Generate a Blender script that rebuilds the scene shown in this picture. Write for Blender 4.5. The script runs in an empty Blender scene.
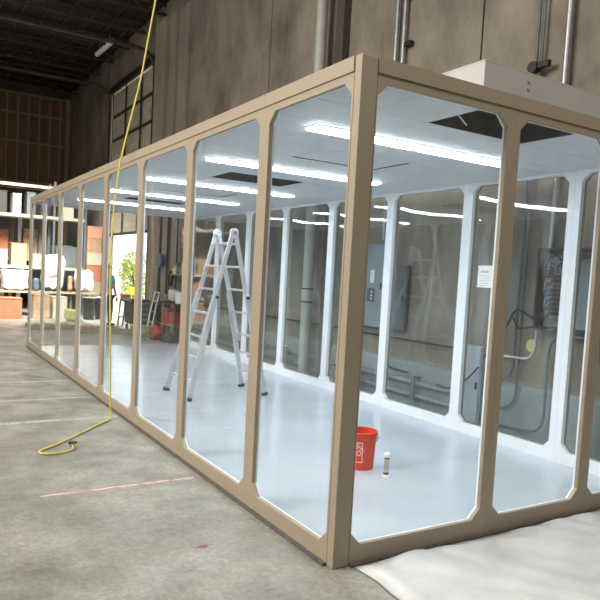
import bpy, math, random
from mathutils import Vector, Matrix, Euler
S = 1.5                      # one building unit is 1.5 m (one glazed panel is one unit wide)
R = random.Random(7)
sc = bpy.context.scene
col = sc.collection
V = Vector

# ------------------------------------------------------------------ materials
def nt(name):
    m = bpy.data.materials.new(name); m.use_nodes = True
    t = m.node_tree; t.nodes.clear()
    return m, t, t.nodes, t.links

def pm(name, c1, c2=None, scale=6.0, rough=0.6, metal=0.0, bump=0.0, detail=6, stretch=(1, 1, 1), spec=0.5, bscale=None, c3=None):
    """principled material with a noise mix of two (three) colours and optional bump"""
    m, t, N, L = nt(name)
    out = N.new('ShaderNodeOutputMaterial'); b = N.new('ShaderNodeBsdfPrincipled')
    L.new(b.outputs[0], out.inputs[0])
    b.inputs['Roughness'].default_value = rough; b.inputs['Metallic'].default_value = metal
    b.inputs['Specular IOR Level'].default_value = spec
    tc = N.new('ShaderNodeTexCoord'); mp = N.new('ShaderNodeMapping'); mp.inputs['Scale'].default_value = stretch
    L.new(tc.outputs['Object'], mp.inputs[0])
    n = N.new('ShaderNodeTexNoise'); n.inputs['Scale'].default_value = scale; n.inputs['Detail'].default_value = detail
    n.inputs['Roughness'].default_value = .65
    L.new(mp.outputs[0], n.inputs['Vector'])
    r = N.new('ShaderNodeValToRGB'); r.color_ramp.elements[0].position = .32; r.color_ramp.elements[1].position = .68
    c2 = c2 or tuple(x * .85 for x in c1)
    r.color_ramp.elements[0].color = (*c2, 1); r.color_ramp.elements[1].color = (*c1, 1)
    if c3:
        e = r.color_ramp.elements.new(.5); e.color = (*c3, 1)
    L.new(n.outputs['Fac'], r.inputs[0]); L.new(r.outputs[0], b.inputs['Base Color'])
    if bump:
        n2 = N.new('ShaderNodeTexNoise'); n2.inputs['Scale'].default_value = bscale or scale * 5; n2.inputs['Detail'].default_value = 5
        L.new(mp.outputs[0], n2.inputs['Vector'])
        bp = N.new('ShaderNodeBump'); bp.inputs['Strength'].default_value = bump; bp.inputs['Distance'].default_value = .02
        L.new(n2.outputs['Fac'], bp.inputs['Height']); L.new(bp.outputs[0], b.inputs['Normal'])
    return m

def emit(name, c, s):
    m, t, N, L = nt(name)
    out = N.new('ShaderNodeOutputMaterial'); e = N.new('ShaderNodeEmission')
    e.inputs[0].default_value = (*c, 1); e.inputs[1].default_value = s
    L.new(e.outputs[0], out.inputs[0]); return m

def glass(name, tint=(.985, .992, .99), wave=.04, haze=.035, refl=1.0):
    m, t, N, L = nt(name)
    out = N.new('ShaderNodeOutputMaterial')
    tr = N.new('ShaderNodeBsdfTransparent'); tr.inputs[0].default_value = (*tint, 1)
    gl = N.new('ShaderNodeBsdfGlossy'); gl.inputs['Roughness'].default_value = .03
    gl.inputs[0].default_value = (.95, .98, 1, 1)
    tc = N.new('ShaderNodeTexCoord')
    n = N.new('ShaderNodeTexNoise'); n.inputs['Scale'].default_value = 1.1; n.inputs['Detail'].default_value = 1
    L.new(tc.outputs['Object'], n.inputs['Vector'])
    bp = N.new('ShaderNodeBump'); bp.inputs['Strength'].default_value = wave; bp.inputs['Distance'].default_value = .12
    L.new(n.outputs['Fac'], bp.inputs['Height']); L.new(bp.outputs[0], gl.inputs['Normal'])
    # Schlick reflectance, the same from both faces of the sheet
    ge = N.new('ShaderNodeNewGeometry'); dp = N.new('ShaderNodeVectorMath'); dp.operation = 'DOT_PRODUCT'
    L.new(ge.outputs['Incoming'], dp.inputs[0]); L.new(ge.outputs['Normal'], dp.inputs[1])
    def mth(op, a, b=None):
        x = N.new('ShaderNodeMath'); x.operation = op; x.use_clamp = op in ('SUBTRACT', 'MULTIPLY')
        for i, q in enumerate((a, b)):
            if q is None: continue
            if isinstance(q, (int, float)): x.inputs[i].default_value = q
            else: L.new(q, x.inputs[i])
        return x.outputs[0]
    om = mth('SUBTRACT', 1.0, mth('ABSOLUTE', dp.outputs['Value']))
    fr = mth('ADD', mth('MULTIPLY', mth('POWER', om, 5.0), .96), .04)
    mu = N.new('ShaderNodeMath'); mu.operation = 'MULTIPLY'; mu.inputs[1].default_value = refl
    L.new(fr, mu.inputs[0])
    m1 = N.new('ShaderNodeMixShader'); L.new(mu.outputs[0], m1.inputs[0]); L.new(tr.outputs[0], m1.inputs[1]); L.new(gl.outputs[0], m1.inputs[2])
    # film smears and wiped dust
    df = N.new('ShaderNodeBsdfDiffuse'); df.inputs[0].default_value = (.85, .9, .93, 1)
    mp = N.new('ShaderNodeMapping'); mp.inputs['Scale'].default_value = (1.6, 1.6, .35)
    L.new(tc.outputs['Object'], mp.inputs[0])
    n2 = N.new('ShaderNodeTexNoise'); n2.inputs['Scale'].default_value = 3.5; n2.inputs['Detail'].default_value = 7; n2.inputs['Roughness'].default_value = .7
    L.new(mp.outputs[0], n2.inputs['Vector'])
    rr = N.new('ShaderNodeValToRGB'); rr.color_ramp.elements[0].position = .45; rr.color_ramp.elements[1].position = .8
    rr.color_ramp.elements[0].color = (.12, .12, .12, 1); rr.color_ramp.elements[1].color = (1, 1, 1, 1)
    L.new(n2.outputs['Fac'], rr.inputs[0])
    m3 = N.new('ShaderNodeMath'); m3.operation = 'MULTIPLY'; m3.inputs[1].default_value = haze
    L.new(rr.outputs[0], m3.inputs[0])
    m2 = N.new('ShaderNodeMixShader'); L.new(m3.outputs[0], m2.inputs[0]); L.new(m1.outputs[0], m2.inputs[1]); L.new(df.outputs[0], m2.inputs[2])
    L.new(m2.outputs[0], out.inputs[0])
    return m

def warehouse_floor():
    m, t, N, L = nt('worn concrete slab')
    out = N.new('ShaderNodeOutputMaterial'); b = N.new('ShaderNodeBsdfPrincipled'); L.new(b.outputs[0], out.inputs[0])
    tc = N.new('ShaderNodeTexCoord'); P = tc.outputs['Object']
    def noise(s, d=6, vec=None, rough=.6):
        n = N.new('ShaderNodeTexNoise'); n.inputs['Scale'].default_value = s; n.inputs['Detail'].default_value = d
        n.inputs['Roughness'].default_value = rough
        L.new(vec or P, n.inputs['Vector']); return n.outputs['Fac']
    def ramp(f, stops):
        r = N.new('ShaderNodeValToRGB')
        r.color_ramp.elements[0].position, r.color_ramp.elements[0].color = stops[0][0], (*stops[0][1], 1)
        r.color_ramp.elements[1].position, r.color_ramp.elements[1].color = stops[-1][0], (*stops[-1][1], 1)
        for p, c in stops[1:-1]:
            e = r.color_ramp.elements.new(p); e.color = (*c, 1)
        L.new(f, r.inputs[0]); return r.outputs[0]
    def mix(f, a, c):
        x = N.new('ShaderNodeMix'); x.data_type = 'RGBA'
        if isinstance(f, float): x.inputs[0].default_value = f
        else: L.new(f, x.inputs[0])
        L.new(a, x.inputs[6])
        if isinstance(c, tuple): x.inputs[7].default_value = (*c, 1)
        else: L.new(c, x.inputs[7])
        return x.outputs[2]
    def ma(op, a, c=None, clamp=False):
        x = N.new('ShaderNodeMath'); x.operation = op; x.use_clamp = clamp
        for i, v in enumerate((a, c)):
            if v is None: continue
            if isinstance(v, (int, float)): x.inputs[i].default_value = v
            else: L.new(v, x.inputs[i])
        return x.outputs[0]
    def ramp_f(f):
        r = N.new('ShaderNodeMapRange'); r.inputs[1].default_value = .36; r.inputs[2].default_value = .52; L.new(f, r.inputs[0]); return r.outputs[0]
    base = ramp(noise(1.5, 10, rough=.72), [(.28, (.15, .145, .115)), (.5, (.29, .285, .24)), (.72, (.46, .45, .39))])
    fine = ramp(noise(26, 6, rough=.8), [(.35, (.45, .45, .42)), (.65, (1, 1, 1))])
    mm = N.new('ShaderNodeMix'); mm.data_type = 'RGBA'; mm.blend_type = 'MULTIPLY'; mm.inputs[0].default_value = .7
    L.new(base, mm.inputs[6]); L.new(fine, mm.inputs[7]); c = mm.outputs[2]
    sep = N.new('ShaderNodeSeparateXYZ'); L.new(P, sep.inputs[0])
    X, Y = sep.outputs[0], sep.outputs[1]
    wob = ma('MULTIPLY', ma('SUBTRACT', noise(2.2, 4), .5), .06)
    brk = ramp_f(noise(9, 5, rough=.7))
    def joint(coord, pos, w, colr, lo=None, hi=None, along=None):
        nonlocal c
        d = ma('ABSOLUTE', ma('ADD', ma('SUBTRACT', coord, pos), wob))
        f = ma('SUBTRACT', 1.0, ma('DIVIDE', d, w), True)
        f = ma('MULTIPLY', f, 2.2, True); f = ma('MULTIPLY', f, brk)
        if lo is not None:
            f = ma('MULTIPLY', f, ma('GREATER_THAN', along, lo)); f = ma('MULTIPLY', f, ma('LESS_THAN', along, hi))
        c = mix(f, c, colr)
    joint(Y, 2.04, .040, (.40, .17, .15), -1.25, -.02, X)
    joint(Y, 2.05, .018, (.66, .52, .50), -1.4, -.1, X)
    joint(Y, 5.9, .04, (.48, .48, .43), -9, -.05, X)
    joint(Y, 4.62, .06, (.44, .45, .40), -9, -.05, X)
    joint(Y, 7.3, .04, (.50, .50, .46), -9, -.05, X)
    joint(Y, 14.0, .03, (.16, .15, .14))
    joint(Y, 17.0, .03, (.16, .15, .14))
    # worn paint blotch
    dx = ma('SUBTRACT', X, -.60); dy = ma('SUBTRACT', Y, .66)
    d = ma('SQRT', ma('ADD', ma('MULTIPLY', dx, dx), ma('MULTIPLY', ma('MULTIPLY', dy, dy), 5.0)))
    d = ma('ADD', d, ma('MULTIPLY', ma('SUBTRACT', noise(22, 5), .5), .19))
    c = mix(ma('LESS_THAN', d, .055), c, (.16, .055, .04))
    L.new(c, b.inputs['Base Color'])
    L.new(ramp(noise(2.5, 6), [(.3, (.28, .28, .28)), (.7, (.6, .6, .6))]), b.inputs['Roughness'])
    bp = N.new('ShaderNodeBump'); bp.inputs['Strength'].default_value = .18; bp.inputs['Distance'].default_value = .01
    L.new(noise(30, 6), bp.inputs['Height']); L.new(bp.outputs[0], b.inputs['Normal'])
    return m

def concrete_wall(name, a, b_, c3, sc_=.9):
    return pm(name, a, b_, scale=sc_, rough=.85, bump=.35, bscale=14, detail=9, c3=c3, stretch=(1, 1, .6))

M = dict(
    tan=pm('tan powder coat', (.37, .305, .225), (.345, .285, .21), scale=3, rough=.5, bump=.03),
    white=pm('white powder coat', (.80, .84, .88), (.76, .80, .85), scale=3, rough=.4),
    track=pm('dull base track', (.10, .09, .08), (.18, .165, .145), scale=14, rough=.6, metal=.3),
    glass=glass('clear wall sheet', refl=.6),
    glassfar=glass('clear wall sheet far side', wave=.12, haze=.035, refl=1.3, tint=(.96, .98, .985)),
    clean=pm('pale blue epoxy floor', (.50, .56, .63), (.44, .51, .58), scale=1.4, rough=.2, bump=.05, bscale=5, detail=8),
    ceil=pm('white lay-in ceiling panel', (.68, .72, .745), (.62, .665, .70), scale=2.0, rough=.55, bump=.03),
    lamp=emit('cool white diffuser', (.88, .95, 1.0), 34.0),
    dark=pm('black duct', (.012, .014, .02), (.02, .022, .028), scale=5, rough=.7),
    floor=warehouse_floor(),
    wall=concrete_wall('tilt-up concrete', (.32, .275, .215), (.12, .10, .08), (.22, .188, .148)),
    walllow=concrete_wall('washed lower concrete', (.30, .325, .32), (.20, .215, .21), (.25, .27, .265), 1.6),
    pil=concrete_wall('concrete pilaster', (.36, .31, .24), (.22, .19, .15), (.29, .25, .2)),
    endw=concrete_wall('end wall board', (.10, .08, .06), (.05, .04, .032), (.075, .06, .045)),
    ply=pm('brown plywood', (.19, .09, .033), (.11, .05, .02), scale=3, stretch=(1, 1, .2), rough=.7),
    stud=pm('pale timber stud', (.26, .20, .12), (.18, .135, .08), scale=6, rough=.7, stretch=(1, 1, .2)),
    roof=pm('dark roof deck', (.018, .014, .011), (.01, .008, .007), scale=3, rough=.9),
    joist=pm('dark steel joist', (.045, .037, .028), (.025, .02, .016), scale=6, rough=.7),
    steel=pm('galvanised steel', (.42, .43, .43), (.30, .31, .31), scale=12, rough=.4, metal=.7),
    alu=pm('brushed aluminium', (.70, .72, .74), (.56, .58, .61), scale=10, rough=.35, metal=.45, stretch=(1, 1, .3)),
    blackm=pm('black steel', (.012, .012, .012), (.022, .021, .02), scale=10, rough=.5),
    rubber=pm('black rubber', (.02, .02, .022), (.035, .035, .035), scale=12, rough=.8),
    doorp=pm('cream door section', (.50, .45, .35), (.42, .38, .29), scale=3, rough=.6),
    box=pm('white painted sheet metal', (.47, .46, .435), (.43, .42, .40), scale=4, rough=.5, bump=.02),
    pvc=pm('grey white pipe', (.47, .47, .43), (.40, .40, .36), scale=5, rough=.5),
    hose=pm('yellow air hose', (.66, .58, .13), (.58, .50, .10), scale=12, rough=.45),
    brass=pm('dark brass fitting', (.10, .075, .03), (.06, .045, .02), scale=20, rough=.35, metal=.8),
    orange=pm('orange bucket plastic', (.74, .052, .012), (.68, .045, .010), scale=4, rough=.4),
    logo=pm('white print', (.85, .80, .78), (.80, .76, .74), scale=20, rough=.5),
    cab=pm('blue grey cabinet paint', (.27, .32, .35), (.23, .28, .31), scale=4, rough=.45),
    cab2=pm('dark grey cabinet paint', (.12, .14, .145), (.09, .105, .11), scale=4, rough=.5),
    cab3=pm('light grey cabinet paint', (.36, .41, .44), (.32, .37, .40), scale=4, rough=.45),
    paper=pm('white paper', (.86, .87, .86), (.82, .83, .82), scale=6, rough=.8),
    ink=pm('grey ink', (.42, .43, .45), (.36, .37, .38), scale=20, rough=.8),
    red=pm('red paint', (.42, .035, .025), (.32, .03, .02), scale=6, rough=.45),
    pink=pm('faded orange box', (.60, .28, .18), (.52, .24, .15), scale=6, rough=.6),
    yellow=pm('bright yellow plastic', (.85, .74, .02), (.75, .66, .02), scale=5, rough=.5),
    yst=pm('pale yellow sticker', (.62, .60, .24), (.55, .52, .2), scale=9, rough=.6),
    card=pm('brown cardboard', (.42, .27, .16), (.34, .21, .12), scale=5, rough=.8),
    ored=pm('rust red box', (.45, .16, .08), (.36, .12, .06), scale=5, rough=.7),
    film=pm('white stretch wrap', (.80, .79, .80), (.62, .61, .63), scale=7, rough=.35, bump=.6, bscale=12),
    sheet=pm('white plastic sheeting', (.64, .645, .64), (.50, .51, .52), scale=3, rough=.3, bump=.3, bscale=6),
    grey=pm('grey plastic', (.25, .25, .24), (.18, .18, .17), scale=7, rough=.6),
    wood=pm('pallet timber', (.42, .33, .21), (.30, .23, .14), scale=7, rough=.8, stretch=(.3, 1, 1)),
    leaf=pm('sunlit leaves', (.36, .50, .05), (.12, .26, .03), scale=9, rough=.6, c3=(.50, .55, .06)),
    bark=pm('tree bark', (.12, .08, .05), (.07, .05, .03), scale=12, rough=.9),
    asphalt=pm('pale yard concrete', (.70, .68, .64), (.60, .58, .54), scale=1.5, rough=.9),
    skin=pm('skin', (.50, .27, .18), (.46, .24, .16), scale=8, rough=.5),
    teal=pm('teal shirt cloth', (.10, .40, .46), (.08, .32, .37), scale=10, rough=.9),
    trouser=pm('dark trouser cloth', (.035, .03, .04), (.025, .02, .03), scale=10, rough=.9),
    hair=pm('dark hair', (.03, .018, .012), (.015, .01, .008), scale=30, rough=.7),
    clearp=glass('clear tube plastic', tint=(.9, .86, .74), wave=0, haze=.5),
    olive=pm('olive green hose', (.35, .38, .12), (.22, .25, .07), scale=9, rough=.6),
    cable=pm('black cable', (.015, .015, .017), (.03, .03, .03), scale=12, rough=.6),
    bluep=pm('blue grey plastic', (.10, .16, .22), (.07, .11, .16), scale=9, rough=.5),
)

# ------------------------------------------------------------------ mesh builder
class MB:
    def __init__(s): s.v = []; s.f = []; s.m = []
    def add(s, vs, fs, mi=0):
        o = len(s.v); s.v += [V(p) for p in vs]; s.f += [tuple(i + o for i in f) for f in fs]; s.m += [mi] * len(fs)
        return s
    def box(s, x0, y0, z0, x1, y1, z1, mi=0):
        x0, x1 = sorted((x0, x1)); y0, y1 = sorted((y0, y1)); z0, z1 = sorted((z0, z1))
        vs = [(x, y, z) for z in (z0, z1) for y in (y0, y1) for x in (x0, x1)]
        return s.add(vs, [(0, 2, 3, 1), (4, 5, 7, 6), (0, 1, 5, 4), (2, 6, 7, 3), (0, 4, 6, 2), (1, 3, 7, 5)], mi)
    def beam(s, p0, p1, w, d, ref=(0, 1, 0), mi=0, w1=None, d1=None):
        p0, p1 = V(p0), V(p1); a = (p1 - p0).normalized(); r = V(ref)
        u = (r - a * r.dot(a)).normalized(); n = a.cross(u)
        w1 = w if w1 is None else w1; d1 = d if d1 is None else d1
        vs = []
        for p, ww, dd in ((p0, w, d), (p1, w1, d1)):
            for su, sn in ((-1, -1), (1, -1), (1, 1), (-1, 1)): vs.append(p + u * (su * ww / 2) + n * (sn * dd / 2))
        return s.add(vs, [(3, 2, 1, 0), (4, 5, 6, 7), (0, 1, 5, 4), (1, 2, 6, 5), (2, 3, 7, 6), (3, 0, 4, 7)], mi)
    def tube(s, pts, r, n=8, mi=0, closed=False, rs=None):
        pts = [V(p) for p in pts]; rings = []
        up = V((0, 0, 1)); prev = None
        for i, p in enumerate(pts):
            a = pts[min(i + 1, len(pts) - 1)] - pts[max(i - 1, 0)]
            if a.length < 1e-9: a = V((0, 0, 1))
            a.normalize()
            if prev is None:
                q = up if abs(a.z) < .9 else V((1, 0, 0))
                u = (q - a * q.dot(a)).normalized()
            else:
                u = (prev - a * prev.dot(a)).normalized()
            prev = u; w = a.cross(u); rr = rs[i] if rs else r
            rings.append([p + (u * math.cos(2 * math.pi * k / n) + w * math.sin(2 * math.pi * k / n)) * rr for k in range(n)])
        vs = [p for g in rings for p in g]; fs = []
        for i in range(len(rings) - 1):
            for k in range(n):
                fs.append((i * n + k, i * n + (k + 1) % n, (i + 1) * n + (k + 1) % n, (i + 1) * n + k))
        fs.append(tuple(range(n - 1, -1, -1))); fs.append(tuple((len(rings) - 1) * n + k for k in range(n)))
        return s.add(vs, fs, mi)
    def lathe(s, c, prof, n=32, mi=0, axis='z'):
        c = V(c); vs = []; fs = []
        for r, h in prof:
            for k in range(n):
                a = 2 * math.pi * k / n; x, y = r * math.cos(a), r * math.sin(a)
                vs.append(c + {'z': V((x, y, h)), 'x': V((h, x, y)), 'y': V((y, h, x))}[axis])
        for i in range(len(prof) - 1):
            for k in range(n):
                fs.append((i * n + k, i * n + (k + 1) % n, (i + 1) * n + (k + 1) % n, (i + 1) * n + k))
        return s.add(vs, fs, mi)
    def ell(s, c, r, n=14, m=9, mi=0, rot=None):
        c = V(c); vs = []; fs = []
        for i in range(m + 1):
            th = math.pi * i / m
            for k in range(n):
                a = 2 * math.pi * k / n
                p = V((r[0] * math.sin(th) * math.cos(a), r[1] * math.sin(th) * math.sin(a), r[2] * math.cos(th)))
                if rot: p = rot @ p
                vs.append(c + p)
        for i in range(m):
            for k in range(n): fs.append((i * n + k, (i + 1) * n + k, (i + 1) * n + (k + 1) % n, i * n + (k + 1) % n))
        return s.add(vs, fs, mi)
    def build(s, name, mats, parent=None, smooth=False, bevel=0, kind=None, label=None):
        me = bpy.data.meshes.new(name)
        off = V(parent['_o']) if parent is not None else V((0, 0, 0))
        me.from_pydata([(p - off) * S for p in s.v], [], s.f)
        mats = mats if isinstance(mats, (list, tuple)) else [mats]
        for m in mats: me.materials.append(m)
        me.polygons.foreach_set('material_index', s.m)
        if smooth: me.polygons.foreach_set('use_smooth', [True] * len(me.polygons))
        me.update()
        o = bpy.data.objects.new(name, me); col.objects.link(o)
        if parent is not None:
            o.parent = parent; o['_o'] = list(off)
        else: o['_o'] = [0, 0, 0]
        if smooth:
            es = o.modifiers.new('es', 'EDGE_SPLIT'); es.split_angle = math.radians(40)
        if bevel:
            b = o.modifiers.new('bevel', 'BEVEL'); b.width = bevel * S; b.segments = 2; b.limit_method = 'ANGLE'; b.angle_limit = math.radians(35)
        if kind: o['kind'] = kind
        if label: o['label'] = label
        return o

def thing(name, label, cat, loc, group=None, kind=None):
    o = bpy.data.objects.new(name, None); col.objects.link(o)
    o.location = V(loc) * S; o.empty_display_size = .1; o['_o'] = list(loc)
    if label: o['label'] = label
    if cat: o['category'] = cat
    if group: o['group'] = group
    if kind: o['kind'] = kind
    return o

def tag(o, label, cat, group=None):
    o['label'] = label; o['category'] = cat
    if group: o['group'] = group
    return o

def smooth_path(pts, k=6, closed=False):
    """Catmull-Rom through the points"""
    pts = [V(p) for p in pts]; out = []
    P = [pts[0] * 2 - pts[1]] + pts + [pts[-1] * 2 - pts[-2]]
    for i in range(1, len(P) - 2):
        for j in range(k):
            t = j / k; a, b, c, d = P[i - 1], P[i], P[i + 1], P[i + 2]
            out.append(.5 * ((2 * b) + (c - a) * t + (2 * a - 5 * b + 4 * c - d) * t * t + (3 * b - a - 3 * c + d) * t ** 3))
    out.append(pts[-1]); return out

def bend(pts, r=.08, k=6):
    """polyline with rounded corners, as bent conduit"""
    pts = [V(p) for p in pts]; out = [pts[0]]
    for i in range(1, len(pts) - 1):
        a, b, c = pts[i - 1], pts[i], pts[i + 1]
        rr = min(r, (a - b).length * .49, (c - b).length * .49)
        p, q = b + (a - b).normalized() * rr, b + (c - b).normalized() * rr
        for j in range(k + 1):
            t = j / k; out.append(p * (1 - t) ** 2 + b * 2 * t * (1 - t) + q * t * t)
    out.append(pts[-1]); return out

H = 2.1447; HC = 2.066; W = 2.4405; T = .055; LEN = 7.808; Q = .9174; Y1 = .8083; YO = .749
XW = 2.85; YE = 19.0; ZR = 6.35

# ------------------------------------------------------------------ glazed wall panels
def ring(mb, O, U, N, w, t0, t1, sl, sr, rb, rt, ch, z0=0.0, z1=H):
    O, U, N = V(O), V(U), V(N); Z = V((0, 0, 1))
    P = lambda u, z, t: O + U * u + Z * z + N * t
    outer = [(0, z0), (w, z0), (w, z1), (0, z1)]
    a, b, c, d = sl, w - sr, z0 + rb, z1 - rt
    inner = [(a + ch, c), (b - ch, c), (b, c + ch), (b, d - ch), (b - ch, d), (a + ch, d), (a, d - ch), (a, c + ch)]
    vs = [P(u, z, t) for t in (t0, t1) for (u, z) in outer + inner]
    F = [(0, 1, 5, 4), (1, 6, 5), (1, 2, 7, 6), (2, 8, 7), (2, 3, 9, 8), (3, 10, 9), (3, 0, 11, 10), (0, 4, 11)]
    fs = list(F) + [tuple(i + 12 for i in reversed(f)) for f in F]
    for i in range(4): fs.append((i, i + 12, (i + 1) % 4 + 12, (i + 1) % 4))
    for i in range(8):
        j = (i + 1) % 8; fs.append((4 + i, 4 + j, 16 + j, 16 + i))
    mb.add(vs, fs); return a, b, c, d

def slab(mb, O, U, N, u0, u1, t0, t1, z0, z1):
    O, U, N = V(O), V(U), V(N); Z = V((0, 0, 1))
    vs = [O + U * u + N * t + Z * z for z in (z0, z1) for t in (t0, t1) for u in (u0, u1)]
    mb.add(vs, [(0, 2, 3, 1), (4, 5, 7, 6), (0, 1, 5, 4), (2, 6, 7, 3), (0, 4, 6, 2), (1, 3, 7, 5)])

def wall_panel(O, U, N, w, label, group, sl=.05, sr=.05, ch=.055, far=False):
    g = .0005
    O = V(O) + V(U) * g; w -= 2 * g
    t = thing('glazed_wall_panel', label, 'wall panel', V(O) + V(U) * (w / 2), group)
    a = MB(); la, lb, lc, ld = ring(a, O, U, N, w, 0, .022, sl, sr, .088, .098, ch)
    a.build('outer_frame', M['tan'], t)
    b = MB(); ring(b, O, U, N, w, .0222, T if far else .032, sl, sr, .088, .098, ch)
    b.build('inner_frame', M['white'], t, label='white inner face of the frame')
    p = MB(); slab(p, O, U, N, la - .004, lb + .004, .012, .016, lc - .004, ld + .004)
    p.build('pane', M['glassfar'] if far else M['glass'], t)
    c = MB(); slab(c, O, U, N, 0, w, -.007, -.0002, H - .062, H); c.build('top_channel', M['tan'], t)
    k = MB(); slab(k, O, U, N, 0, w, -.020, -.0002, .0, .012); k.build('base_track', M['track'], t, label='dark base track at the floor')
    return t

ordn = ['first', 'second', 'third', 'fourth', 'fifth', 'sixth', 'seventh', 'eighth']
PC = .047
ys = [PC] + [Y1 + i for i in range(8)]
for i in range(8):
    wall_panel((0, ys[i + 1], 0), (0, -1, 0), (1, 0, 0), ys[i + 1] - ys[i],
               'tan-framed clear panel of the long side facing the open floor, %s away from the near corner' % ordn[i],
               'long side panels nearest the viewer', sl=.05, sr=.012 if i == 0 else .05)
xs = [.084, Q, Q + (W + T - .047 - Q) / 2, W + T - PC]
for i in range(3):
    wall_panel((xs[i], 0, 0), (1, 0, 0), (0, 1, 0), xs[i + 1] - xs[i],
               'tan-framed clear panel of the short front side, %s to the right of the near corner' % ordn[i],
               'short front side panels', sl=.004 if i == 0 else .044, sr=.044)
fy = [PC] + [YO + i for i in range(7)] + [LEN]
for i in range(8):
    wall_panel((W + T, fy[i], 0), (0, 1, 0), (-1, 0, 0), fy[i + 1] - fy[i],
               'white-framed clear panel of the back side against the concrete wall, %s from the front end' % ordn[i],
               'back side panels beside the concrete wall', far=True)
def post(x0, y0, x1, y1, lab, m='tan'):
    mb = MB(); mb.box(x0, y0, 0, x1, y1, H + .001)
    o = mb.build('corner_post', M[m], bevel=.004); tag(o, lab, 'post', 'corner posts of the enclosure'); return o
post(0, 0, .084, PC, 'tan square corner post where the front and long sides meet')
post(W + T - PC, 0, W + T, PC, 'square corner post at the right end of the front side by the concrete wall')
post(0, LEN + .001, PC, LEN + PC, 'slim post ending the long side at the far open end')
post(W + T - PC, LEN + .001, W + T, LEN + PC, 'slim post at the far open end next to the concrete wall', 'white')
mb = MB(); mb.box(PC, LEN + .002, HC - .01, W + T - PC, LEN + PC, H); tag(mb.build('header_beam', M['white'], bevel=.003), 'white header beam spanning the open far end of the enclosure', 'beam')

# ------------------------------------------------------------------ enclosure floor and ceiling
mb = MB(); mb.box(.034, .034, .0, W - .001, LEN + .04, .004); mb.build('floor_cleanroom', M['clean'], kind='structure')
gapc = .0016
cx = [.034, .40, .76, 1.12, 1.485, 1.96, W - .002]
cy = [.034, .435, .80, .95, 1.40, 1.815, 2.24, 2.80, 3.235, 3.68, 4.15, 4.56, 4.98, 5.60, 5.86, 6.36, 7.1, LEN - .002]
holes = [(1, 3, 0, 1), ]
def in_hole(x, y):
    return (.76 < x < 1.485) and (y < .435 or 2.80 < y < 3.235 or 5.60 < y < 5.86 or 1.40 < y < 1.815 or 4.15 < y < 4.56)
mb = MB()
for i in range(len(cx) - 1):
    for j in range(len(cy) - 1):
        mx, my = (cx[i] + cx[i + 1]) / 2, (cy[j] + cy[j + 1]) / 2
        if in_hole(mx, my): continue
        mb.box(cx[i] + gapc, cy[j] + gapc, HC, cx[i + 1] - gapc, cy[j + 1] - gapc, HC + .015)
        mb.box(cx[i], cy[j], HC + .0155, cx[i + 1], cy[j + 1], HC + .05)
mb.build('ceiling_cleanroom', M['ceil'], kind='structure')
# lift-out ceiling panels, slightly dropped at the far edge
for y0, y1, w_ in ((1.40, 1.815, 'nearest the front'), (4.15, 4.56, 'farther back over the ladder')):
    t = thing('access_panel', 'white access panel with a dark open gap in the ceiling, ' + w_, 'ceiling panel', (1.12, (y0 + y1) / 2, HC), 'access panels in the ceiling')
    m_ = MB(); m_.box(.763, y0 + .003, HC - .001, 1.460, y1 - .030, HC + .003); m_.build('panel', M['ceil'], t)
    m_ = MB(); m_.box(.762, y0 + .002, HC + .02, 1.483, y1 - .002, HC + .05); m_.build('recess', M['dark'], t, label='black recess behind the panel')
    m_ = MB(); m_.box(.762, y1 - .008, HC - .001, 1.476, y1 - .001, HC + .0195); m_.box(1.4765, y0 + .002, HC - .001, 1.483, y1 - .001, HC + .0195); m_.build('gap_shade_rim', M['dark'], t)  # black strips paint the gap's shade over the pale panel edges
# open vents with dark boots
for y0, y1, lab in ((2.80, 3.235, 'black rectangular vent opening in the middle of the ceiling'), (5.60, 5.86, 'black slatted vent opening at the far end of the ceiling')):
    t = thing('ceiling_vent', lab, 'vent', (1.12, (y0 + y1) / 2, HC), 'black vent openings in the ceiling')
    m_ = MB(); a0, a1 = .762, 1.483; b0, b1 = y0 + .002, y1 - .002; z0, z1 = HC + .002, HC + .17
    m_.box(a0, b0, z1, a1, b1, z1 + .006); m_.box(a0, b0, z0, a0 + .006, b1, z1); m_.box(a1 - .006, b0, z0, a1, b1, z1)
    m_.box(a0 + .006, b0, z0, a1 - .006, b0 + .006, z1); m_.box(a0 + .006, b1 - .006, z0, a1 - .006, b1, z1)
    m_.build('duct_boot', M['dark'], t)
    for k in range(6):
        m_ = MB(); yy = b0 + .02 + (b1 - b0 - .04) * k / 5
        m_.beam((a0 + .008, yy, HC + .02), (a1 - .008, yy, HC + .02), .004, .03, ref=(0, .8, .6)); m_.build('slat', M['dark'], t)
# ceiling lights, pairs in rows
rows = [(.868, .979), (2.26, 2.37), (3.68, 3.79), (4.98, 5.09), (6.36, 6.47)]
side = ['left', 'right']
for i, (y0, y1) in enumerate(rows):
    for k, (x0, x1) in enumerate(((.352, 1.132), (1.164, 1.915))):
        t = thing('ceiling_light', 'long bright white ceiling light, %s of its pair in the %s row from the front' % (side[k], ordn[i]), 'light', ((x0 + x1) / 2, (y0 + y1) / 2, HC), 'ceiling lights of the enclosure')
        m_ = MB(); m_.box(x0 - .008, y0 - .008, HC - .006, x1 + .008, y1 + .008, HC - .0005); m_.build('housing', M['white'], t)
        m_ = MB(); m_.box(x0, y0, HC - .016, x1, y1, HC - .0065); m_.build('diffuser', M['lamp'], t, bevel=.003)
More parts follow.
